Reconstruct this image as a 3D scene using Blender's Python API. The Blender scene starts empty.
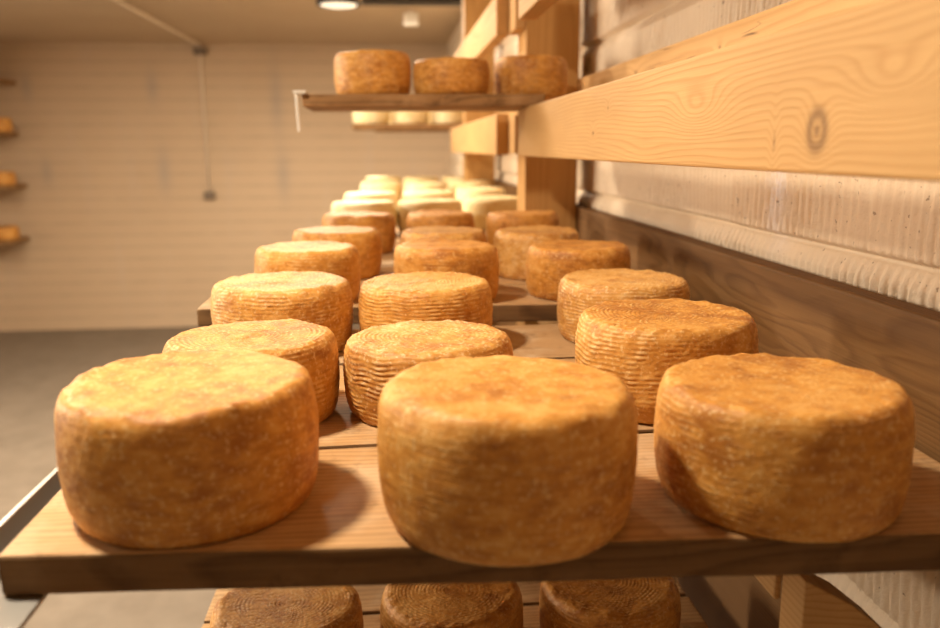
import bpy, bmesh, math, random
import numpy as np
from mathutils import Vector, Matrix, noise as mnoise

C = bpy.context.scene.collection
ZC = 1.67                      # camera height above the floor; z values below are relative to it
PI = math.pi

# ------------------------------------------------------------------ node helpers
class NT:
    def __init__(self, name, rough=.6, spec=.3):
        self.m = bpy.data.materials.new(name); self.m.use_nodes = True
        self.t = self.m.node_tree
        self.b = self.t.nodes['Principled BSDF']
        self.b.inputs['Roughness'].default_value = rough
        self.b.inputs['Specular IOR Level'].default_value = spec
    def n(self, kind, **kw):
        x = self.t.nodes.new(kind)
        for k, v in kw.items(): setattr(x, k, v)
        return x
    def put(self, sock, v):
        if hasattr(v, 'is_output') or isinstance(v, bpy.types.NodeSocket): self.t.links.new(v, sock)
        elif v is not None: sock.default_value = v
    def math(self, op, a, b=None, c=None, clamp=False):
        x = self.n('ShaderNodeMath', operation=op, use_clamp=clamp)
        self.put(x.inputs[0], a); self.put(x.inputs[1], b); self.put(x.inputs[2], c)
        return x.outputs[0]
    def comb(self, x, y, z):
        c = self.n('ShaderNodeCombineXYZ')
        for s, v in zip(c.inputs, (x, y, z)): self.put(s, v)
        return c.outputs[0]
    def noise(self, vec, scale, detail=2., rough=.5, dist=0.):
        x = self.n('ShaderNodeTexNoise'); self.put(x.inputs['Vector'], vec)
        x.inputs['Scale'].default_value = scale; x.inputs['Detail'].default_value = detail
        x.inputs['Roughness'].default_value = rough; x.inputs['Distortion'].default_value = dist
        return x.outputs[0]
    def ramp(self, f, stops, interp='LINEAR'):
        x = self.n('ShaderNodeValToRGB'); self.put(x.inputs[0], f)
        e = x.color_ramp.elements; x.color_ramp.interpolation = interp
        while len(e) < len(stops): e.new(.5)
        for el, (p, c) in zip(e, stops):
            el.position = p
            el.color = (c, c, c, 1) if isinstance(c, (int, float)) else (*c, 1)
        return x.outputs[0]
    def mix(self, f, a, b, mode='MIX'):
        x = self.n('ShaderNodeMix', data_type='RGBA', blend_type=mode)
        self.put(x.inputs[0], f)
        for s, v in ((x.inputs[6], a), (x.inputs[7], b)):
            self.put(s, (*v, 1) if isinstance(v, tuple) and len(v) == 3 else v)
        return x.outputs[2]
    def pos(self):
        g = self.n('ShaderNodeNewGeometry'); s = self.n('ShaderNodeSeparateXYZ')
        self.t.links.new(g.outputs['Position'], s.inputs[0]); return s.outputs
    def bump(self, h, strength=.5, dist=.002, prev=None):
        x = self.n('ShaderNodeBump'); x.inputs['Strength'].default_value = strength
        x.inputs['Distance'].default_value = dist; self.put(x.inputs['Height'], h)
        if prev is not None: self.put(x.inputs['Normal'], prev)
        return x.outputs[0]
    def done(self, col, normal=None, rough=None):
        self.put(self.b.inputs['Base Color'], col if not isinstance(col, tuple) else (*col, 1))
        if normal is not None: self.put(self.b.inputs['Normal'], normal)
        if rough is not None: self.put(self.b.inputs['Roughness'], rough)
        return self.m

def plain(name, col, rough=.6, metal=0., spec=.3):
    t = NT(name, rough, spec); t.b.inputs['Metallic'].default_value = metal
    return t.done(col)

def wood(name, axis, light, dark, a0=.0, b0=.0, freq=170., wob=.03, knots=(), stain=None, contrast=1., cracks=False, rough=.6, fib=.25, off=0.):
    """growth rings around a pith line (a0, b0) running along `axis`; axis 'y' -> a=z, b=x; 'x' -> a=y, b=z; 'z' -> a=y, b=x"""
    t = NT(name, rough, .25); X, Y, Z = t.pos()
    L, A, B = {'y': (Y, Z, X), 'x': (X, Y, Z), 'z': (Z, Y, X)}[axis]
    if off: L = t.math('ADD', L, off)
    n1 = t.noise(t.comb(t.math('MULTIPLY', L, 1.6), t.math('MULTIPLY', A, 9.), t.math('MULTIPLY', B, 9.)), 1., 2., .5)
    n3 = t.noise(t.comb(t.math('MULTIPLY', L, 9.), t.math('MULTIPLY', A, 30.), t.math('MULTIPLY', B, 30.)), 1., 2., .5)
    da = t.math('SUBTRACT', A, a0); db = t.math('SUBTRACT', B, b0)
    R = t.math('SQRT', t.math('ADD', t.math('MULTIPLY', da, da), t.math('MULTIPLY', db, db)))
    R = t.math('ADD', R, t.math('MULTIPLY', n1, wob))
    R = t.math('ADD', R, t.math('MULTIPLY', n3, .0035))
    core = None
    for (l0, az, sl, sa, amp, dk) in knots:
        u = t.math('DIVIDE', t.math('SUBTRACT', L, l0), sl); v = t.math('DIVIDE', t.math('SUBTRACT', A, az), sa)
        d = t.math('ADD', t.math('MULTIPLY', u, u), t.math('MULTIPLY', v, v))
        e = t.math('POWER', 2.718, t.math('MULTIPLY', d, -1.))
        R = t.math('ADD', R, t.math('MULTIPLY', e, amp))
        if dk:
            k = t.math('POWER', 2.718, t.math('MULTIPLY', t.math('ADD', t.math('MULTIPLY', d, 22.), t.math('MULTIPLY', n3, 2.)), -1.))
            k = t.math('MULTIPLY', k, dk * 2.2, clamp=True)
            if dk > 1.2:                                            # a big knot: dark bark ring round a brown heart
                q = t.math('MULTIPLY', t.math('SUBTRACT', t.math('SQRT', d), .52), 4.2)
                q = t.math('POWER', 2.718, t.math('MULTIPLY', t.math('MULTIPLY', q, q), -1.))
                k = t.math('MAXIMUM', t.math('MULTIPLY', q, .62), t.math('MULTIPLY', k, .6))
            core = k if core is None else t.math('MAXIMUM', core, k)
    fr = t.math('FRACT', t.math('MULTIPLY', R, freq))
    g = t.ramp(fr, [(0., .0), (.45, .18 * contrast), (.8, 1. * contrast), (.92, .55 * contrast), (1., .0)])
    fibn = t.noise(t.comb(t.math('MULTIPLY', L, 5.), t.math('MULTIPLY', A, 260.), t.math('MULTIPLY', B, 260.)), 1., 2., .6)
    big = t.noise(t.comb(t.math('MULTIPLY', L, 2.), t.math('MULTIPLY', A, 8.), t.math('MULTIPLY', B, 8.)), 1.3, 3., .6)
    f = t.math('ADD', t.math('MULTIPLY', g, .62), t.math('MULTIPLY', t.math('SUBTRACT', fibn, .5), fib * 2.), clamp=True)
    col = t.mix(f, light, dark)
    col = t.mix(t.math('MULTIPLY', t.ramp(big, [(.35, 0.), (.75, 1.)]), .28), col, tuple(c * .62 for c in dark))
    if stain:
        X2 = t.noise(t.comb(X, Y, Z), 9., 4., .65)
        col = t.mix(t.math('MULTIPLY', t.ramp(X2, [(.48, 0.), (.66, 1.)]), .55), col, stain)
        X3 = t.noise(t.comb(t.math('ADD', X, 3.1), Y, Z), 21., 4., .7)
        col = t.mix(t.math('MULTIPLY', t.ramp(X3, [(.56, 0.), (.7, 1.)]), .5), col, tuple(c * .45 for c in dark))
    if core is not None:
        col = t.mix(core, col, (.085, .034, .012))
    if cracks:
        cn = t.noise(t.comb(t.math('MULTIPLY', L, 3.), t.math('MULTIPLY', A, 60.), B), 1., 1., .5)
        c1 = t.math('ABSOLUTE', t.math('SUBTRACT', cn, .5))
        gate = t.ramp(t.noise(t.comb(t.math('MULTIPLY', L, 4.), t.math('MULTIPLY', A, 14.), B), 1., 1.), [(.52, 0.), (.6, 1.)])
        col = t.mix(t.math('MULTIPLY', t.ramp(c1, [(.0, 1.), (.012, 0.)]), gate), col, (.05, .022, .01))
    nrm = t.bump(t.math('ADD', fibn, t.math('MULTIPLY', g, -.5)), .35, .0012)
    return t.done(col, nrm)

# ------------------------------------------------------------------ object helpers
def tag(o, label=None, cat=None, group=None, kind=None):
    if label: o['label'] = label
    if cat: o['category'] = cat
    if group: o['group'] = group
    if kind: o['kind'] = kind
    return o

def obj_from(name, verts, faces, mat, origin=(0, 0, 0), parent=None, smooth=False):
    """verts given with z relative to the camera height; origin is the object's base in the same frame"""
    me = bpy.data.meshes.new(name)
    ox, oy, oz = origin
    me.from_pydata([(v[0] - ox, v[1] - oy, v[2] - oz) for v in verts], [], faces)
    me.update()
    bm = bmesh.new(); bm.from_mesh(me); bmesh.ops.recalc_face_normals(bm, faces=bm.faces); bm.to_mesh(me); bm.free()
    if smooth: me.polygons.foreach_set('use_smooth', [True] * len(me.polygons))
    me.materials.append(mat)
    o = bpy.data.objects.new(name, me); C.objects.link(o)
    if parent is not None:
        o.parent = parent
        p = parent.location
        o.location = (ox - p[0], oy - p[1], oz + ZC - p[2])
    else:
        o.location = (ox, oy, oz + ZC)
    return o

def empty(name, loc):
    o = bpy.data.objects.new(name, None); C.objects.link(o); o.empty_display_size = .05
    o.location = (loc[0], loc[1], loc[2] + ZC); return o

def prism(poly, z0, z1, cell=.04, bevel=.002, rough=.0, seed=0, axis='z'):
    """extruded polygon (counter-clockwise), subdivided, bevelled and slightly roughened: returns verts, faces"""
    bm = bmesh.new()
    def P(a, b, c): return {'z': (a, b, c), 'y': (a, c, b), 'x': (c, a, b)}[axis]
    lo = [bm.verts.new(P(x, y, z0)) for x, y in poly]; hi = [bm.verts.new(P(x, y, z1)) for x, y in poly]
    n = len(poly)
    bm.faces.new(lo); bm.faces.new(hi)
    for i in range(n): bm.faces.new((lo[i], lo[(i + 1) % n], hi[(i + 1) % n], hi[i]))
    bmesh.ops.recalc_face_normals(bm, faces=bm.faces)
    if bevel:
        bmesh.ops.bevel(bm, geom=bm.edges[:], offset=bevel, segments=2, profile=.5, affect='EDGES')
    if rough:
        for k in range(2 if axis == 'z' and n == 4 else 0):
            pass
        # cut across the long direction so that the edges can wander
        xs = [v.co for v in bm.verts]
        for ax in range(3):
            a, b = min(c[ax] for c in xs), max(c[ax] for c in xs)
            k = int((b - a) / cell)
            for i in range(1, k + 1):
                no = [0, 0, 0]; no[ax] = 1; co = [0, 0, 0]; co[ax] = a + (b - a) * i / (k + 1)
                bmesh.ops.bisect_plane(bm, geom=bm.verts[:] + bm.edges[:] + bm.faces[:], plane_co=co, plane_no=no)
        zt = max(v.co.z for v in bm.verts); zb = min(v.co.z for v in bm.verts)
        for v in bm.verts:
            q = v.co * 9 + Vector((seed * 7.3, seed * 3.1, 0)); q2 = v.co * 34 + Vector((seed * 5.3, 0, seed))
            d = mnoise.noise_vector(q) * rough + mnoise.noise_vector(q2) * rough * .5
            d.z *= .25
            if axis == 'z' and (v.co.z > zt - 1e-5 or v.co.z < zb + 1e-5): d.z = 0           # board tops stay flat
            v.co += d
    vs = [v.co.copy() for v in bm.verts]; bm.verts.index_update()
    fs = [[v.index for v in f.verts] for f in bm.faces]; bm.free()
    return vs, fs

def box(x0, x1, y0, y1, z0, z1, **kw):
    return prism([(x0, y0), (x1, y0), (x1, y1), (x0, y1)], z0, z1, **kw)

def tube(pts, r, seg=12):
    vs, fs = [], []
    for i, p in enumerate(pts):
        p = Vector(p); a = Vector(pts[max(i - 1, 0)]); b = Vector(pts[min(i + 1, len(pts) - 1)])
        d = (b - a).normalized(); u = d.orthogonal().normalized() if i == 0 else (u - d * u.dot(d)).normalized()
        w = d.cross(u)
        for k in range(seg):
            t = 2 * PI * k / seg; vs.append(p + (u * math.cos(t) + w * math.sin(t)) * r)
    for i in range(len(pts) - 1):
        for k in range(seg):
            fs.append((i * seg + k, i * seg + (k + 1) % seg, (i + 1) * seg + (k + 1) % seg, (i + 1) * seg + k))
    fs.append(tuple(range(seg))); fs.append(tuple((len(pts) - 1) * seg + k for k in range(seg)))
    return vs, fs

def merge(*parts):
    vs, fs = [], []
    for v, f in parts:
        n = len(vs); vs += list(v); fs += [tuple(i + n for i in q) for q in f]
    return vs, fs

# ------------------------------------------------------------------ materials
M = {}
M['beam'] = wood('pine_beam', 'y', (.54, .335, .14), (.34, .165, .046), a0=.03, b0=.42, freq=150., wob=.05,
    knots=[(.612, ZC + .011, .022, .024, .024, 1.5), (.865, ZC + .036, .075, .022, .034, 0), (.682, ZC + .003, .008, .030, .010, .8),
           (.519, ZC + .040, .06, .022, .03, 0), (1.318, ZC + .021, .016, .014, .014, 1.), (1.229, ZC + .056, .012, .012, .012, 1.), (1.05, ZC - .01, .12, .02, .012, 0)],
    contrast=.62, fib=.14)
M['beam2'] = wood('pine_beam_plain', 'y', (.60, .37, .16), (.42, .215, .065), a0=ZC + .4, b0=.44, freq=140., wob=.05, contrast=.8, fib=.14, off=3.3)
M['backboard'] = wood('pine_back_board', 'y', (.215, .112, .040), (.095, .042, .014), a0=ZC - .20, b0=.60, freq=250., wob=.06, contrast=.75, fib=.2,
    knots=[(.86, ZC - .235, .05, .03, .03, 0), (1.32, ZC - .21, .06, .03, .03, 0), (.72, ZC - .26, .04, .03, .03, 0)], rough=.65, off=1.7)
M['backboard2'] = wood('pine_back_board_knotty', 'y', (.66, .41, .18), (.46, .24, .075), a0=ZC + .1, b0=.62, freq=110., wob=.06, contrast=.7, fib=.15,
    knots=[(1.75, ZC + .15, .03, .02, .01, .9), (1.30, ZC + .15, .02, .012, .01, .8)], cracks=True)
M['post'] = wood('pine_post', 'z', (.56, .32, .115), (.38, .18, .05), a0=2.2, b0=.46, freq=110., wob=.03, contrast=.6, fib=.15)
M['batten'] = wood('batten_wood', 'y', (.42, .27, .13), (.25, .14, .06), a0=ZC, b0=.3, freq=150.)
M['board'] = wood('weathered_board', 'x', (.56, .345, .16), (.28, .14, .05), a0=.45, b0=ZC - .36, freq=120., wob=.06, stain=(.62, .47, .31), contrast=1., fib=.45, rough=.62)
M['board2'] = wood('weathered_board_pale', 'x', (.54, .35, .18), (.28, .15, .06), a0=1.75, b0=ZC - .34, freq=120., wob=.06, stain=(.60, .48, .34), contrast=1., fib=.45, rough=.65, off=5.1)
M['oldboard'] = wood('old_dark_board', 'x', (.36, .205, .09), (.10, .048, .018), a0=2.2, b0=ZC + .3, freq=110., wob=.07, stain=(.46, .29, .15), contrast=1., fib=.4, rough=.75)

M['edge'] = wood('shaded_aged_board_edge', 'x', (.20, .112, .048), (.075, .038, .016), a0=.45, b0=ZC - .36, freq=130., wob=.08, stain=(.27, .165, .08), contrast=1., fib=.5, rough=.75)
def cheese_mat(name, pal, crust, dark, bump=.35):
    t = NT(name, .52, .35)
    tc = t.n('ShaderNodeTexCoord'); oi = t.n('ShaderNodeObjectInfo')
    s = t.n('ShaderNodeSeparateXYZ'); t.t.links.new(tc.outputs['Object'], s.inputs[0])
    rnd = oi.outputs['Random']
    sh = t.math('MULTIPLY', rnd, 37.)
    v = t.comb(t.math('ADD', s.outputs[0], sh), s.outputs[1], s.outputs[2])
    vs = t.comb(t.math('ADD', s.outputs[0], sh), s.outputs[1], t.math('MULTIPLY', s.outputs[2], 2.2))
    big = t.noise(v, 11., 3., .55)
    med = t.noise(vs, 48., 4., .62)
    fine = t.noise(v, 420., 3., .6)
    at = t.n('ShaderNodeAttribute', attribute_name='weave'); w = at.outputs['Fac']
    f = t.math('ADD', t.math('MULTIPLY', big, .75), t.math('MULTIPLY', t.math('SUBTRACT', med, .5), .9))
    f = t.math('ADD', f, t.math('MULTIPLY', t.math('SUBTRACT', rnd, .5), .10))
    col = t.ramp(f, [(.18, dark), (.42, pal[0]), (.66, pal[1])])
    # dry crust that stayed pale on the ridges of the basket print
    patch = t.ramp(t.noise(v, 17., 4., .6), [(.40, .12), (.68, .85)])
    ridge = t.ramp(w, [(.48, 0.), (.95, 1.)])
    col = t.mix(t.math('MULTIPLY', ridge, t.math('MULTIPLY', patch, 1.)), col, crust)
    sp = t.ramp(t.noise(v, 210., 3., .7), [(.55, 0.), (.66, 1.)])
    col = t.mix(t.math('MULTIPLY', sp, .6), col, crust)
    sp2 = t.ramp(t.noise(v, 95., 3., .7), [(.30, 1.), (.44, 0.)])
    col = t.mix(t.math('MULTIPLY', sp2, .4), col, dark)
    groove = t.ramp(w, [(.08, 1.), (.42, 0.)])
    col = t.mix(t.math('MULTIPLY', groove, .6), col, dark)  # recess shade painted in: darker colour along the weave grooves
    h = t.math('ADD', t.math('MULTIPLY', fine, .8), t.math('MULTIPLY', med, .55))
    nrm = t.bump(h, bump, .0016)
    return t.done(col, nrm)
M['cheese'] = cheese_mat('cheese_rind', [(.615, .290, .056), (.73, .415, .122)], (.85, .62, .30), (.38, .142, .023))
M['cheese_dusty'] = cheese_mat('cheese_rind_dusty', [(.65, .338, .082), (.78, .495, .185)], (.90, .73, .44), (.43, .18, .038))
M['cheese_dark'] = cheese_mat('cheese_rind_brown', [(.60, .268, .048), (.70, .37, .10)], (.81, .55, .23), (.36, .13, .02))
M['pale'] = cheese_mat('young_cheese', [(.89, .76, .46), (.92, .83, .59)], (.94, .87, .66), (.82, .62, .27), .15)

def block_mat():
    t = NT('painted_split_block', .55, .35); X, Y, Z = t.pos()
    v = t.comb(X, Y, Z)
    n = t.noise(v, 14., 4., .6); f = t.noise(v, 260., 3., .6)
    col = t.mix(n, (.70, .565, .41), (.80, .68, .525))
    # smeared white patch beside one joint
    u = t.math('DIVIDE', t.math('SUBTRACT', Y, 1.147), .03); z2 = t.math('DIVIDE', t.math('SUBTRACT', Z, ZC - .06), .07)
    d = t.math('ADD', t.math('MULTIPLY', u, u), t.math('MULTIPLY', z2, z2))
    k = t.math('MULTIPLY', t.math('POWER', 2.718, t.math('MULTIPLY', d, -1.)), t.ramp(t.noise(v, 45., 4., .7), [(.3, 0.), (.6, 1.)]), clamp=True)
    col = t.mix(k, col, (.80, .76, .78))
    pit = t.ramp(t.noise(v, 120., 2., .5), [(.26, 1.), (.31, 0.)])
    col = t.mix(t.math('MULTIPLY', pit, .7), col, (.22, .14, .08))
    return t.done(col, t.bump(t.math('ADD', f, t.math('MULTIPLY', t.noise(v, 90., 3., .6), 1.5)), .5, .0015))
M['block'] = block_mat()

def back_mat():
    t = NT('painted_back_wall', .7, .2); X, Y, Z = t.pos()
    v = t.comb(X, Y, Z)
    n = t.noise(v, 1.1, 3., .5)
    col = t.mix(n, (.54, .41, .285), (.62, .49, .36))
    ln = t.math('FRACT', t.math('MULTIPLY', Z, 9.))
    wob = t.noise(t.comb(t.math('MULTIPLY', X, 1.5), Y, t.math('MULTIPLY', Z, 9.)), 3., 3., .6)
    l = t.math('MULTIPLY', t.ramp(ln, [(0., 1.), (.10, .0), (.88, .0), (1., 1.)]), t.ramp(wob, [(.35, .2), (.65, 1.)]))
    col = t.mix(t.math('MULTIPLY', l, .75), col, (.34, .265, .20))
    vs = t.noise(t.comb(t.math('MULTIPLY', X, 7.), Y, t.math('MULTIPLY', Z, .9)), 1., 3., .6)
    col = t.mix(t.math('MULTIPLY', t.ramp(vs, [(.55, 0.), (.75, 1.)]), .25), col, (.56, .48, .42))
    for (x0, z0, sx, sz) in ((-3.22, .55, .05, .12), (-3.12, -.20, .05, .12), (-2.13, .55, .05, .14), (-2.08, -.2, .06, .2), (-1.03, .45, .06, .3), (-1.0, -.25, .06, .22)):
        a = t.math('DIVIDE', t.math('SUBTRACT', X, x0), sx); b = t.math('DIVIDE', t.math('SUBTRACT', Z, ZC + z0), sz)
        e = t.math('POWER', 2.718, t.math('MULTIPLY', t.math('ADD', t.math('MULTIPLY', a, a), t.math('MULTIPLY', b, b)), -1.))
        col = t.mix(t.math('MULTIPLY', e, .45), col, (.33, .30, .29))
    return t.done(col, t.bump(l, .4, .006))
M['back'] = back_mat()

def plaster():
    t = NT('ceiling_plaster', .8, .2); X, Y, Z = t.pos()
    n = t.noise(t.comb(X, Y, Z), 1.4, 4., .6)
    return t.done(t.mix(n, (.46, .355, .245), (.55, .44, .32)))
M['ceil'] = plaster()

def concrete():
    t = NT('concrete_floor', .55, .35); X, Y, Z = t.pos()
    v = t.comb(X, Y, Z)
    n = t.noise(v, 1.6, 5., .62); n2 = t.noise(v, 7., 5., .65)
    col = t.mix(n, (.13, .105, .082), (.23, .19, .15))
    col = t.mix(t.math('MULTIPLY', t.ramp(n2, [(.4, 0.), (.7, 1.)]), .35), col, (.29, .25, .205))
    return t.done(col, t.bump(t.noise(v, 60., 4., .6), .2, .003))
M['floor'] = concrete()
M['steel'] = plain('galvanised_steel', (.50, .49, .47), .42, 1.)
M['dark'] = plain('dark_painted_metal', (.045, .04, .038), .5)
M['white'] = plain('white_plastic', (.80, .79, .76), .45)
M['pipe'] = plain('painted_pipe', (.78, .68, .56), .5)
M['box'] = plain('grey_box', (.20, .155, .12), .6)
def emit(name, col, s):
    t = NT(name); t.b.inputs['Emission Color'].default_value = (*col, 1); t.b.inputs['Emission Strength'].default_value = s
    return t.done((.8, .8, .8))
M['glow'] = emit('lamp_diffuser', (1., .84, .62), .9)

# ------------------------------------------------------------------ the room
FZ, CZ = -ZC, .93
XL, XR, YB, YF = -5.2, .565, 8.0, -3.2
def grid_plane(name, fn, nu, nv, mat):
    vs = [fn(i / nu, j / nv) for i in range(nu + 1) for j in range(nv + 1)]
    fs = [(i * (nv + 1) + j, (i + 1) * (nv + 1) + j, (i + 1) * (nv + 1) + j + 1, i * (nv + 1) + j + 1) for i in range(nu) for j in range(nv)]
    o = obj_from(name, vs, fs, mat); o['kind'] = 'structure'; return o
def slab(name, x0, x1, y0, y1, z0, z1, mat):
    v, f = box(x0, x1, y0, y1, z0, z1, bevel=0)
    o = obj_from(name, v, f, mat, ((x0 + x1) / 2, (y0 + y1) / 2, z0)); o['kind'] = 'structure'; return o
slab('floor', XL - .1, XR + .3, YF - .1, YB + .1, FZ - .1, FZ, M['floor'])
slab('ceiling', XL - .1, XR + .3, YF - .1, YB + .1, CZ, CZ + .1, M['ceil'])
slab('wall_back', XL - .1, XR + .3, YB, YB + .1, FZ, CZ, M['back'])
slab('wall_left', XL - .1, XL, YF, YB, FZ, CZ, M['back'])
slab('wall_front', XL - .1, XR + .3, YF - .1, YF, FZ, CZ, M['back'])

# the block wall: courses of fluted split-face blocks, modelled as relief
def block_wall():
    rng = np.random.default_rng(4)
    def axis(a, b, fa, fb, fine, coarse):
        return np.unique(np.round(np.concatenate([np.arange(a, fa, coarse), np.arange(fa, fb, fine), np.arange(fb, b, coarse), [b]]), 5))
    ys = axis(YF, YB, .45, 2.5, .0045, .04); zs = np.unique(np.concatenate([axis(FZ, CZ, -.20, .02, .0030, .012), axis(-.5, .4, .15, .3, .006, .5)]))
    zs = zs[(zs >= FZ) & (zs <= CZ)]
    Yg, Zg = np.meshgrid(ys, zs, indexing='ij')
    ch = .2; zo = -.126
    ci = np.floor((Zg - zo) / ch); t = (Zg - zo) / ch - ci              # 0 at a course's bottom joint
    bl = .40; yo = 1.115 + np.where(ci % 2 == 0, .2, 0.)
    bi = np.floor((Yg - yo) / bl); s = (Yg - yo) / bl - bi
    # rounded block: proud face, chamfered top and bottom
    prof = np.minimum(1, np.clip(t / .035, 0, 1)) ** .6
    top = np.clip((1 - t) / .13, 0, 1); top = top ** .55
    vert = np.clip(np.minimum(s, 1 - s) / .016, 0, 1) ** .7
    relief = .016 * prof * top * (.72 + .28 * vert)
    ph = np.sin(ci * 12.9898 + bi * 78.233) * 43758.5453; ph = ph - np.floor(ph)
    wv = .0035 * np.sin(Zg * 37 + bi * 2) + .002 * np.sin(Yg * 61)
    fl = np.sin(2 * np.pi * (Yg + wv) / (.0175) + ph * 6.28)
    amp = .5 + .5 * np.sin(Yg * 13 + ci * 2.1 + Zg * 9)
    amp = .25 + .75 * np.clip(amp, 0, 1)
    mask = prof * np.clip((1 - t) / .15, 0, 1) ** 1.2 * vert
    relief += .0048 * fl * amp * mask
    relief -= .006 * np.clip(1 - np.minimum(t, 1 - t) * ch / .0042, 0, 1)
    relief += .0011 * (ph - .5) * 6 * vert
    relief += (rng.random(Yg.shape) - .5) * .0007 * mask
    Xg = XR - relief
    n, m = Yg.shape
    vs = np.stack([Xg, Yg, Zg], -1).reshape(-1, 3)
    i, j = np.meshgrid(np.arange(n - 1), np.arange(m - 1), indexing='ij')
    a = (i * m + j).ravel()
    fs = np.stack([a, a + 1, a + m + 1, a + m], 1)
    me = bpy.data.meshes.new('wall_right')
    vs[:, 2] += ZC
    me.vertices.add(len(vs)); me.vertices.foreach_set('co', vs.ravel())
    me.loops.add(fs.size); me.loops.foreach_set('vertex_index', fs.ravel().astype(np.int32))
    me.polygons.add(len(fs)); me.polygons.foreach_set('loop_start', np.arange(0, fs.size, 4, dtype=np.int32))
    me.polygons.foreach_set('use_smooth', np.ones(len(fs), bool))
    me.update(calc_edges=True); me.validate()
    me.materials.append(M['block'])
    o = bpy.data.objects.new('wall_right', me); C.objects.link(o); o['kind'] = 'structure'
block_wall()

# ------------------------------------------------------------------ the timber rack against the block wall
rack = empty('cheese_rack', (.44, 2.35, FZ))
tag(rack, 'pine timber rack of posts, rails and back boards fixed along the block wall', 'rack')
def part(name, geo, mat, parent, smooth=False):
    v, f = geo
    xs = [p[0] for p in v]; ys = [p[1] for p in v]; zs = [p[2] for p in v]
    return obj_from(name, v, f, mat, ((min(xs) + max(xs)) / 2, (min(ys) + max(ys)) / 2, min(zs)), parent, smooth)
PX0, PX1 = .366, .512
for y0 in (2.28, 4.12):
    part('post', box(PX0, PX1, y0, y0 + .14, FZ, CZ, bevel=.004), M['post'], rack)
for lv, (z0, z1, mt) in enumerate([(-.0215, .093, 'beam'), (.305, .43, 'beam2'), (-.43, -.3225, 'beam2'), (-.845, -.731, 'beam2')]):
    bx = .358 if lv == 2 else .32
    part('beam', box(bx, PX0 - .0005, .70 if lv >= 2 else -.6, 2.11 if lv != 2 else 2.3, z0, z1, bevel=.003), M[mt], rack)
    part('beam', box(.302, .338, 2.40, 4.20, z0, z1 - (0.015 if lv == 1 else 0), bevel=.003), M['beam2'], rack)
    part('beam', box(.40, .44, 4.265, 5.30, z0, z1, bevel=.003), M['beam2'], rack)
    if lv != 2:                                                     # the joint block between the two rails on the post
        part('spacer', box(.338, PX0 - .0005, 2.285, 2.399, z0 + .004, z1 - .006, bevel=.002), M['beam2'], rack)
    part('spacer', box(.338, PX0 - .0005, 2.40, 2.42, z0 + .004, z1 - .02, bevel=.002), M['beam2'], rack)
    part('spacer', box(.338, PX0 - .0005, 4.12, 4.20, z0 + .004, z1 - .02, bevel=.002), M['beam2'], rack)
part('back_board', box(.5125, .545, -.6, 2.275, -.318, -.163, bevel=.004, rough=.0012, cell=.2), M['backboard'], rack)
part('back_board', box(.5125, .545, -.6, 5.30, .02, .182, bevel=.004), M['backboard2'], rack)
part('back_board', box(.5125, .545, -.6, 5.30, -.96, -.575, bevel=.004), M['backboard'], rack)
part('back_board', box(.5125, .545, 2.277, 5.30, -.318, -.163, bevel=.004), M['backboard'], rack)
# shims under the raised boards
part('batten', box(.359, .365, 1.345, 2.11, -.3225, -.2892, bevel=.001), M['batten'], rack)
part('batten', box(.304, .336, 2.40, 4.2, -.3225, -.2892, bevel=.001), M['batten'], rack)
part('batten', box(.402, .438, 4.266, 5.2, -.3225, -.2892, bevel=.001), M['batten'], rack)
# plumb-cut knee brace at the near end of the lower rail
part('brace', prism([(.364, -.385), (.364, -.50), (.543, -.70), (.543, -.545), (.445, -.44), (.411, -.412)], .655, .699, bevel=.002, axis='y'), M['beam2'], rack)

# steel angle that carries the left ends of the boards
rv = merge(box(-.3165, -.3115, -.2, 2.3, -.3265, -.2895, bevel=.001), box(-.3116, -.262, -.2, 2.3, -.3265, -.3225, bevel=.001))
rail = part('steel_rail', rv, M['steel'], None)
tag(rail, 'long steel angle rail under the left ends of the middle shelf boards', 'rail')

# ------------------------------------------------------------------ shelf boards
def board(quad, zt, th, mat, label, seed, group='rough shelf boards of the timber rack', rough=.0022, bevel=.003):
    v, f = prism(quad, zt - th, zt, cell=.05, bevel=bevel, rough=rough, seed=seed)
    cx = sum(p[0] for p in quad) / 4; cy = sum(p[1] for p in quad) / 4
    o = obj_from('shelf_board', v, f, mat, (cx, cy, zt - th))
    if mat is not M['oldboard']: o.data.materials.append(M['edge'])  # darker sides: front edge shade painted in, along with age and dirt
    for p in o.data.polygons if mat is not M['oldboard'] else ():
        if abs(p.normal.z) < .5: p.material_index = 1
    return tag(o, label, 'shelf board', group)
def rect(x0, x1, y0, y1): return [(x0, y0), (x1, y0), (x1, y1), (x0, y1)]
ZS, ZR, ZU, ZL = -.290, -.259, .121, -.705
board([(-.293, .587), (.505, .545), (.505, .806), (-.293, .779)], ZS, .032, M['board'], 'nearest shelf board of the middle shelf, under the front row of cheeses', 1)
board([(-.293, .787), (.505, .815), (.505, 1.110), (-.293, 1.110)], ZS, .032, M['board'], 'shelf board under the second row of cheeses, just behind the nearest board', 2)
board(rect(-.293, .505, 1.119, 1.338), ZS, .032, M['board2'], 'low shelf board under the third row of cheeses, in front of the raised board', 3)
board([(-.325, 1.382), (.505, 1.345), (.505, 1.565), (-.325, 1.565)], ZR, .030, M['board2'], 'first raised shelf board with cut end showing left, under the fourth row', 4)
board(rect(-.20, .505, 1.572, 1.865), ZR, .030, M['board'], 'shelf board under the fifth row of cheeses on the middle shelf', 5)
board(rect(-.165, .505, 1.872, 2.270), ZR, .030, M['board2'], 'shelf board under the sixth row of cheeses, the last orange row', 6)
board(rect(-.15, .360, 2.278, 2.428), ZR, .030, M['board'], 'short shelf board beside the near post, between orange and pale cheeses', 7)
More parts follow.
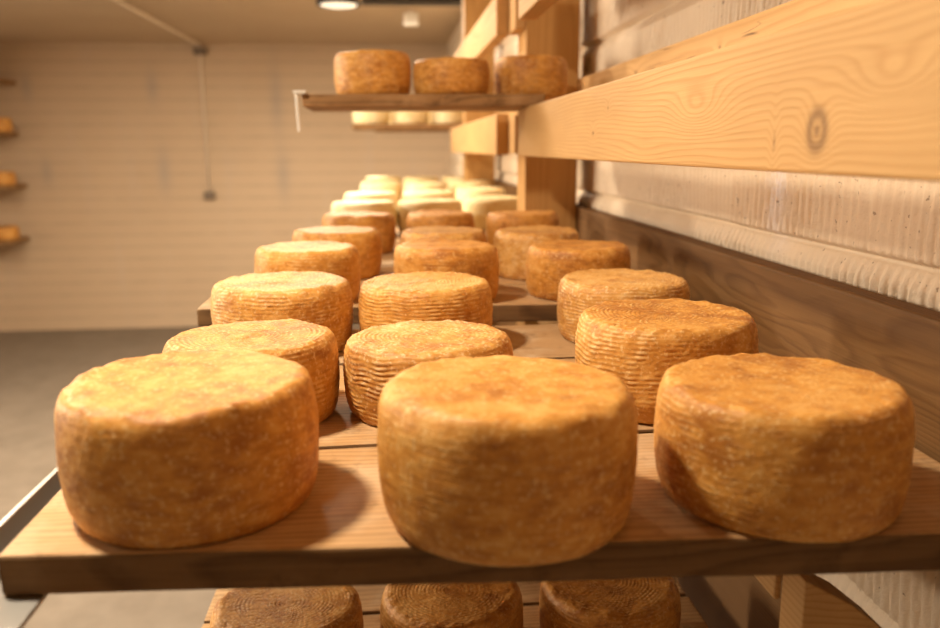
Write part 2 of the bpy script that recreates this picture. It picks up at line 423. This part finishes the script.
board(rect(-.17, .505, 2.436, 2.86), ZR, .030, M['board2'], 'shelf board under the nearest row of pale cheeses', 8)
board(rect(-.16, .505, 2.868, 3.46), ZR, .030, M['board'], 'shelf board under the second row of pale cheeses', 9)
board(rect(-.13, .505, 3.75, 4.112), ZR, .030, M['board2'], 'shelf board under the third row of pale cheeses', 10)
board(rect(-.13, .505, 4.40, 4.95), ZR, .030, M['board'], 'shelf board under the farthest row of pale cheeses', 11)
GU = 'shelf boards of the upper shelf'
board(rect(-.198, .362, 1.965, 2.255), ZU, .0275, M['oldboard'], 'dark rough upper shelf board carrying three orange cheeses at eye level', 12, GU, rough=.005)
board(rect(-.190, .425, 4.36, 4.66), ZU, .0275, M['oldboard'], 'far upper shelf board under pale cheeses, seen below the dark eye level board', 13, GU)
board(rect(-.085, .360, 4.80, 5.25), ZU, .0275, M['oldboard'], 'shorter far upper shelf board, farthest along the upper shelf', 14, GU)
GL = 'shelf boards of the low shelf'
board(rect(-.30, .458, .93, 1.175), ZL, .0255, M['board'], 'shelf board of the low shelf, under the three shaded cheeses', 15, GL)
board(rect(-.30, .458, 1.182, 1.43), ZL, .0255, M['board2'], 'empty shelf board of the low shelf behind the shaded cheeses', 16, GL)
# ------------------------------------------------------------------ cheese wheels
PROF = [(.80, -.0), (.86, .0), (.90, .012), (.935, .06), (.965, .14), (.99, .30), (1., .50), (.998, .66), (.988, .80), (.972, .885), (.945, .95), (.908, .988), (.86, 1.003), (.80, 1.004), (.70, 1.0)]
def catmull(P, n):
    P = np.array(P); out = []
    for i in range(len(P) - 1):
        p0 = P[max(i - 1, 0)]; p1 = P[i]; p2 = P[i + 1]; p3 = P[min(i + 2, len(P) - 1)]
        t = np.linspace(0, 1, 12, endpoint=False)[:, None]
        out.append(.5 * ((2 * p1) + (-p0 + p2) * t + (2 * p0 - 5 * p1 + 4 * p2 - p3) * t ** 2 + (-p0 + 3 * p1 - 3 * p2 + p3) * t ** 3))
    Q = np.concatenate(out + [P[-1:]])
    d = np.r_[0, np.cumsum(np.hypot(*np.diff(Q, axis=0).T))]
    s = np.linspace(0, d[-1], n)
    return np.stack([np.interp(s, d, Q[:, 0]), np.interp(s, d, Q[:, 1])], 1)

def cheese(name, x, y, z, D, h, mat, label, group, seed, res=2, weave=1., lump=1., tilt=0.):
    rng = np.random.default_rng(seed); R = D / 2
    ns, nt, na = {2: (96, 64, 384), 1: (56, 34, 220), 0: (26, 12, 96)}[res]
    pr = catmull([(a, b * h / R) for a, b in PROF], ns) * R          # (r, z) from the bottom edge to the top
    rr = np.linspace(pr[-1, 0], .0015, nt + 1)[1:]
    topz = h * (1.0 - .012 * (1 - (rr / pr[-1, 0]) ** 2))
    pr = np.concatenate([[(.002, 0.), (.5 * R, 0.)], pr, np.stack([rr, topz], 1)])
    d = np.r_[0, np.cumsum(np.hypot(*np.diff(pr, axis=0).T))]
    tg = np.gradient(pr, axis=0); nr = np.stack([tg[:, 1], -tg[:, 0]], 1); nr /= np.maximum(np.linalg.norm(nr, axis=1, keepdims=True), 1e-9)
    n = len(pr); th = np.linspace(0, 2 * np.pi, na, endpoint=False)
    S, T = np.meshgrid(d, th, indexing='ij')
    Rr = np.repeat(pr[:, :1], na, 1); Zz = np.repeat(pr[:, 1:], na, 1)
    up = np.clip(nr[:, 1], 0, 1)[:, None]
    def nz(k, f, lo=1):
        o = np.zeros_like(S)
        px, py = np.cos(T) * Rr, np.sin(T) * Rr
        for _ in range(k):
            v = rng.normal(size=3); v /= np.linalg.norm(v); o += np.cos((px * v[0] + py * v[1] + Zz * v[2]) * f * rng.uniform(.6, 1.5) + rng.uniform(0, 6.28))
        return o / math.sqrt(k)
    body = np.ones(n); body[:3] = 0; body = np.clip(np.minimum(body, (d - d[2]) / .012), 0, 1)[:, None]
    disp = lump * (.0007 * nz(6, 25) + .00035 * nz(8, 80) + .0002 * nz(10, 260)) * body
    low = .006 * lump * R * (np.cos(2 * T + rng.uniform(0, 6)) + .7 * np.cos(3 * T + rng.uniform(0, 6)))
    wv = np.full_like(S, .5)
    if weave > 0:
        p = .0052
        warp = .7 * nz(5, 45) + .4 * nz(6, 130)
        q = S / p + warp * .45
        row = np.floor(q); fr = q - row
        ridge = np.sin(np.pi * fr) ** .8
        N = int(2 * np.pi * R / .0125)
        tw = T + .05 * nz(4, 40)
        dt = .5 + .5 * np.cos(N * tw + np.pi * (row % 2) + .9 * np.sin(row * 12.9))
        N2 = int(2 * np.pi * R / .026)
        ds = .5 + .5 * np.cos(N2 * (T + .12 * nz(4, 40)) + 40 * np.sin(row * 12.9))
        dash = ds + (dt - ds) * up
        amp = np.clip(.55 + .3 * nz(5, 30) + .42 * nz(9, 190), .05, 1.15)
        wv = ridge * (1 - (.38 + .14 * up) * (1 - dash))
        centre = np.clip(Rr / (.12 * R), 0, 1)
        wv = np.where(centre < 1, wv * centre, wv)
        A = .0016 * (1 - .4 * up)
        disp += (weave * A * (wv - .4) * amp + (.25 + .75 * weave) * .00016 * nz(16, 900)) * body
        wv = np.clip(.45 + (wv - .45) * amp * min(1., .15 + .95 * weave), 0, 1)
    # crumbly rim
    rim = np.exp(-((S - d[2 + int(ns * .86)]) / .009) ** 2)
    disp += rim * lump * (.0009 * nz(10, 130) + .0006 * nz(10, 330))
    tiltz = h * .012 * lump * np.cos(T + rng.uniform(0, 6.28)) * (Zz / h)
    Rf = np.maximum(Rr + disp * nr[:, :1] + low * np.clip(Rr / R, 0, 1), .0005)
    Zf = np.maximum(Zz + disp * nr[:, 1:] + tiltz * (Rr / R), 0.)
    Zf[:3] = 0
    vs = np.stack([Rf * np.cos(T), Rf * np.sin(T), Zf], -1).reshape(-1, 3)
    i, j = np.meshgrid(np.arange(n - 1), np.arange(na), indexing='ij'); j2 = (j + 1) % na
    fs = np.stack([i * na + j, i * na + j2, (i + 1) * na + j2, (i + 1) * na + j], -1).reshape(-1, 4)
    nv = len(vs); vs = np.concatenate([vs, [[0, 0, 0], [0, 0, Zf[-1].mean()]]])
    k = np.arange(na); k2 = (k + 1) % na; b = (n - 1) * na
    tris = np.concatenate([np.stack([np.full(na, nv), k2, k], 1), np.stack([np.full(na, nv + 1), b + k, b + k2], 1)])
    me = bpy.data.meshes.new(name)
    me.vertices.add(len(vs)); me.vertices.foreach_set('co', vs.ravel())
    li = np.concatenate([fs.ravel(), tris.ravel()]).astype(np.int32)
    me.loops.add(len(li)); me.loops.foreach_set('vertex_index', li)
    ls = np.concatenate([np.arange(len(fs)) * 4, len(fs) * 4 + np.arange(len(tris)) * 3]).astype(np.int32)
    me.polygons.add(len(ls)); me.polygons.foreach_set('loop_start', ls)
    me.polygons.foreach_set('use_smooth', np.ones(len(ls), bool))
    me.update(calc_edges=True)
    at = me.attributes.new('weave', 'FLOAT', 'POINT'); at.data.foreach_set('value', np.concatenate([wv.ravel(), [.5, .5]]).astype(np.float32))
    me.materials.append(mat)
    o = bpy.data.objects.new(name, me); C.objects.link(o)
    o.location = (x, y, z + ZC + .0004); o.rotation_euler.z = rng.uniform(0, 6.28)
    return tag(o, label, 'cheese', group)

G1 = 'orange cheese wheels on the middle shelf'
ch, du, dk = M['cheese'], M['cheese_dusty'], M['cheese_dark']
rows = [
 (-.169, .677, .205, .1055, ch, 'large cheese at the left end of the front row, next to the steel rail', .2),
 (.087, .622, .204, .108, ch, 'large middle cheese of the front row, nearest the camera', .18),
 (.317, .633, .202, .100, ch, 'cheese at the right end of the front row, nearest the back board', .55),
 (-.156, .901, .188, .0905, ch, 'cheese just behind the front left one, mostly hidden by it', .9),
 (.0375, .908, .190, .0835, du, 'cheese with pale flaky crust behind the middle front one', 1.25),
 (.306, .896, .201, .105, ch, 'sharply ridged cheese with swirl on top, behind the right front one', 1.25),
 (-.162, 1.218, .200, .100, du, 'left cheese of the third row, pale topped, before the raised board end', 1.05),
 (.048, 1.211, .197, .0965, ch, 'middle cheese of the third row with even orange side', 1.),
 (.351, 1.231, .201, .0925, du, 'right cheese of the third row, beside the dark back board', 1.),
 (-.146, 1.437, .178, .094, ch, 'left cheese of the fourth row, over the raised board end', .8),
 (.093, 1.430, .185, .0945, dk, 'middle cheese of the fourth row, brownish with rounded flank', .8),
 (.328, 1.440, .185, .089, dk, 'right cheese of the fourth row on the raised board', .8),
 (-.113, 1.721, .181, .095, ch, 'left cheese of the fifth row, two in front of the pale ones', .6),
 (.104, 1.692, .181, .094, du, 'middle cheese of the fifth row, partly hidden by a brownish one', .6),
 (.294, 1.672, .176, .093, du, 'right cheese of the fifth row with pale flank', .6),
 (-.082, 2.123, .186, .096, dk, 'left cheese of the sixth row, last orange one before the pale', .6),
 (.124, 2.140, .177, .094, dk, 'middle cheese of the sixth row, in front of a pale one', .6),
 (.332, 2.102, .184, .095, dk, 'right cheese of the sixth row, at the foot of the post', .6)]
for i, (x, y, D, h, mt, lab, wv) in enumerate(rows):
    cheese('cheese', x, y, ZS if i < 9 else ZR, D, h, mt, lab, G1, 11 + i, 2 if i < 9 else 1, wv)
G2 = 'pale young cheeses at the far end of the middle shelf'
pale = [(-.083, 2.548, .199, 'left pale cheese of the nearest pale row'), (.117, 2.579, .204, 'middle pale cheese of the nearest pale row, largest in view'), (.334, 2.700, .200, 'right pale cheese of the nearest pale row, by the post'),
 (-.074, 3.056, .198, 'left pale cheese of the second pale row'), (.140, 3.116, .201, 'middle pale cheese of the second pale row'), (.354, 3.329, .2, 'right pale cheese of the second pale row'),
 (-.048, 4.04, .2, 'left pale cheese of the third pale row'), (.160, 3.898, .2, 'middle pale cheese of the third pale row'), (.375, 4.005, .198, 'right pale cheese of the third pale row'),
 (-.042, 4.751, .203, 'left pale cheese of the farthest pale row'), (.166, 4.662, .202, 'middle pale cheese of the farthest pale row'), (.378, 4.667, .202, 'right pale cheese of the farthest pale row')]
for i, (x, y, D, lab) in enumerate(pale):
    cheese('cheese', x, y, ZR, D, .1, M['pale'], lab + ' on the middle shelf', G2, 60 + i, 0, 0, .6)
G3 = 'orange cheeses on the upper shelf'
for i, (x, y, h, lab) in enumerate([(-.037, 2.07, .098, 'left and tallest of three cheeses on the upper shelf'), (.150, 2.06, .083, 'middle of the three cheeses on the upper shelf'), (.352, 2.115, .093, 'right of the three cheeses on the upper shelf, against the post')]):
    cheese('cheese', x, y, ZU, .183 if i else .182, h, ch, lab, G3, 80 + i, 1, .7)
G4 = 'pale cheeses on the far upper shelf'
for i, (x, y, lab) in enumerate([(-.095, 4.50, 'left pale cheese on the far upper board'), (.110, 4.50, 'middle pale cheese on the far upper board'), (.318, 4.50, 'right pale cheese on the far upper board'),
                                 (.035, 5.02, 'left pale cheese on the farthest upper board'), (.245, 5.02, 'right pale cheese on the farthest upper board')]):
    cheese('cheese', x, y, ZU, .198, .098, M['pale'], lab + ', seen under the eye level board', G4, 90 + i, 0, 0, .6)
G5 = 'shaded cheeses on the low shelf'
for i, (x, y, lab) in enumerate([(-.155, 1.05, 'left cheese on the low shelf, half lit, below the front board'), (.071, 1.06, 'middle cheese on the low shelf, in shade below the front board'), (.296, 1.06, 'right cheese on the low shelf, darkest below the front board')]):
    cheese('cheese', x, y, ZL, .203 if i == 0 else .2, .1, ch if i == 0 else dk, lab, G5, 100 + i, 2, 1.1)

# white plastic tie hanging off the upper board's left end
tv = merge(tube([(-.207, 1.955, .123), (-.2065, 1.953, .105), (-.205, 1.953, .07), (-.2035, 1.953, .038)], .0035, 8), box(-.213, -.185, 1.948, 1.985, .1212, .127, bevel=.001))
tag(part('hanging_tie', tv, M['white'], None, False), 'white plastic tie hanging from the left end of the upper shelf board', 'tie')

# ------------------------------------------------------------------ second rack at the left edge
r2 = empty('cheese_rack', (-3.5, 7.75, FZ))
tag(r2, 'far timber rack against the back wall at the left edge', 'rack')
for y0 in (7.50, 7.88):
    part('post', box(-4.02, -3.90, y0, y0 + .1, FZ, CZ, bevel=.004), M['post'], r2)
LV = (.60, .155, -.30, -.775)
for zt in LV:
    part('beam', box(-3.90, -3.855, 7.45, 7.98, zt - .14, zt - .036, bevel=.003), M['beam2'], r2)
for k, zt in enumerate(LV):
    nm = ['topmost', 'second from top', 'third from top', 'lowest'][k]
    board(rect(-3.896, -3.285 - .03 * (k % 2), 7.54, 7.96), zt, .035, M['oldboard'], f'{nm} shelf board of the far left rack', 30 + k, 'shelf boards of the far left rack')
    if k:
        cheese('cheese', -3.335 - .02 * k, 7.665, zt, .23, .115, ch, ['', 'topmost', 'middle', 'lowest'][k] + ' of the orange cheeses at the left edge on the far rack', 'orange cheeses on the far left rack', 120 + k, 0, 0)

# ------------------------------------------------------------------ services on ceiling and back wall
cd = empty('conduit', (-1.70, YB, CZ))
tag(cd, 'painted pipe running along the ceiling and down the back wall', 'pipe')
part('pipe', tube([(-1.68, 3.0, CZ - .014), (-1.68, YB - .04, CZ - .014), (-1.68, YB - .02, CZ - .02), (-1.68, YB - .014, CZ - .05), (-1.68, YB - .014, -.42)], .012, 12), M['pipe'], cd, True)
part('junction_box', box(-1.735, -1.625, YB - .05, YB - .0005, CZ - .10, CZ - .035, bevel=.005), M['box'], cd)
part('junction_box', box(-1.725, -1.635, YB - .05, YB - .0005, -.46, -.39, bevel=.005), M['box'], cd)
sb = empty('sensor', (.17, 6.0, CZ))
tag(sb, 'small white box hanging below the ceiling near the back wall', 'sensor')
part('stem', tube([(.165, 6.0, CZ - .0005), (.165, 6.0, .905)], .006, 8), M['white'], sb)
part('housing', box(.115, .215, 5.97, 6.03, .822, .905, bevel=.008), M['white'], sb)
tag(part('cable_tray', box(-.15, .50, 5.28, 5.40, .856, CZ - .0005, bevel=.004), M['dark'], None), 'dark metal tray across the ceiling at the top edge', 'cable tray')

LAMPS = [(-.30, 5.55, 'round rimmed ceiling lamp at the top edge above the far end of the rack', 62., .30),
         (-.60, .85, 'ceiling lamp above the near cheeses, out of the picture', 27., .16),
         (-.45, 3.15, 'unseen ceiling lamp added to brighten the pale cheeses', 24., .22),  # extra lamp in the row, added to lift the far pale cheeses
         (-1.9, 3.3, 'ceiling lamp over the aisle beside the rack, out of the picture', 84., .24),
         (-1.9, -1.2, 'ceiling lamp over the aisle behind the camera, out of the picture', 4., .24),
         (-2.75, 4.9, 'unseen ceiling lamp added near the left rack to brighten the back wall', 24., .26)]  # added fill for the back wall, no such lamp in view
def lathe(prof, cx, cy, seg=32):
    vs, fs = [], []
    for r, z in prof:
        for k in range(seg): vs.append((cx + r * math.cos(2 * PI * k / seg), cy + r * math.sin(2 * PI * k / seg), z))
    for i in range(len(prof) - 1):
        for k in range(seg): fs.append((i * seg + k, i * seg + (k + 1) % seg, (i + 1) * seg + (k + 1) % seg, (i + 1) * seg + k))
    fs.append(tuple(range(seg))); fs.append(tuple((len(prof) - 1) * seg + k for k in range(seg)))
    return vs, fs
for x, y, lab, w, sz in LAMPS:
    e = empty('ceiling_lamp', (x, y, CZ)); tag(e, lab, 'lamp', 'ceiling lamps')
    part('housing', lathe([(.06, CZ - .0005), (.12, CZ - .012), (.14, CZ - .03), (.14, CZ - .05), (.13, CZ - .052), (.118, CZ - .045)], x, y), M['dark'], e, True)
    part('diffuser', lathe([(.117, CZ - .044), (.11, CZ - .052), (.07, CZ - .060), (.0, CZ - .062)][:3], x, y), M['glow'], e, True)
    ld = bpy.data.lights.new('lamp_light', 'AREA'); ld.shape = 'DISK'; ld.size = sz; ld.energy = w; ld.color = (1., .83, .61)
    lo = bpy.data.objects.new('lamp_light', ld); C.objects.link(lo); lo.location = (x, y, CZ - .07 + ZC)

# unseen lamp added on the left wall: low light under the beam onto the block wall
e = empty('added_wall_lamp', (XL, 3.5, .46)); tag(e, 'unseen long lamp added on the left wall to light the block wall', 'lamp')
part('housing', box(XL + .0005, XL + .06, 2.8, 4.2, .36, .58, bevel=.006), M['dark'], e)
part('diffuser', box(XL + .06, XL + .085, 2.82, 4.18, .38, .56, bevel=.008), M['glow'], e)
ld = bpy.data.lights.new('lamp_light', 'AREA'); ld.shape = 'RECTANGLE'; ld.size = 1.3; ld.size_y = .16; ld.energy = 190.; ld.color = (1., .85, .66)
lo = bpy.data.objects.new('lamp_light', ld); C.objects.link(lo); lo.location = (XL + .09, 3.5, .47 + ZC)
lo.rotation_euler = Vector((1, -.4, 0)).to_track_quat('-Z', 'Z').to_euler(); lo.rotation_euler.rotate_axis('Z', PI / 2 if False else 0)

# ------------------------------------------------------------------ world, camera
w = bpy.data.worlds.new('World'); bpy.context.scene.world = w; w.use_nodes = True
w.node_tree.nodes['Background'].inputs[0].default_value = (1., .85, .65, 1); w.node_tree.nodes['Background'].inputs[1].default_value = .02

cam = bpy.data.cameras.new('camera'); co = bpy.data.objects.new('camera', cam); C.objects.link(co)
cam.sensor_width = 36.; cam.lens = 830.014 / 940 * 36; cam.clip_start = .02
yaw, pit, roll = .09318554, .19797454, -.00550793
fw = Vector((math.sin(yaw) * math.cos(pit), math.cos(yaw) * math.cos(pit), -math.sin(pit)))
rt = Vector((math.cos(yaw), -math.sin(yaw), 0)); up = rt.cross(fw)
r2v = rt * math.cos(roll) + up * math.sin(roll); u2v = -rt * math.sin(roll) + up * math.cos(roll)
Rm = Matrix((r2v, u2v, -fw)).transposed()
co.matrix_world = Matrix.Translation((0, 0, ZC)) @ Rm.to_4x4()
cam.dof.use_dof = True; cam.dof.focus_distance = .95; cam.dof.aperture_fstop = 3.6
sc = bpy.context.scene; sc.camera = co
sc.view_settings.view_transform = 'Standard'; sc.view_settings.look = 'None'; sc.view_settings.gamma = 1.; sc.view_settings.use_curve_mapping = False
sc.view_settings.exposure = .25
sc.cycles.max_bounces = 8
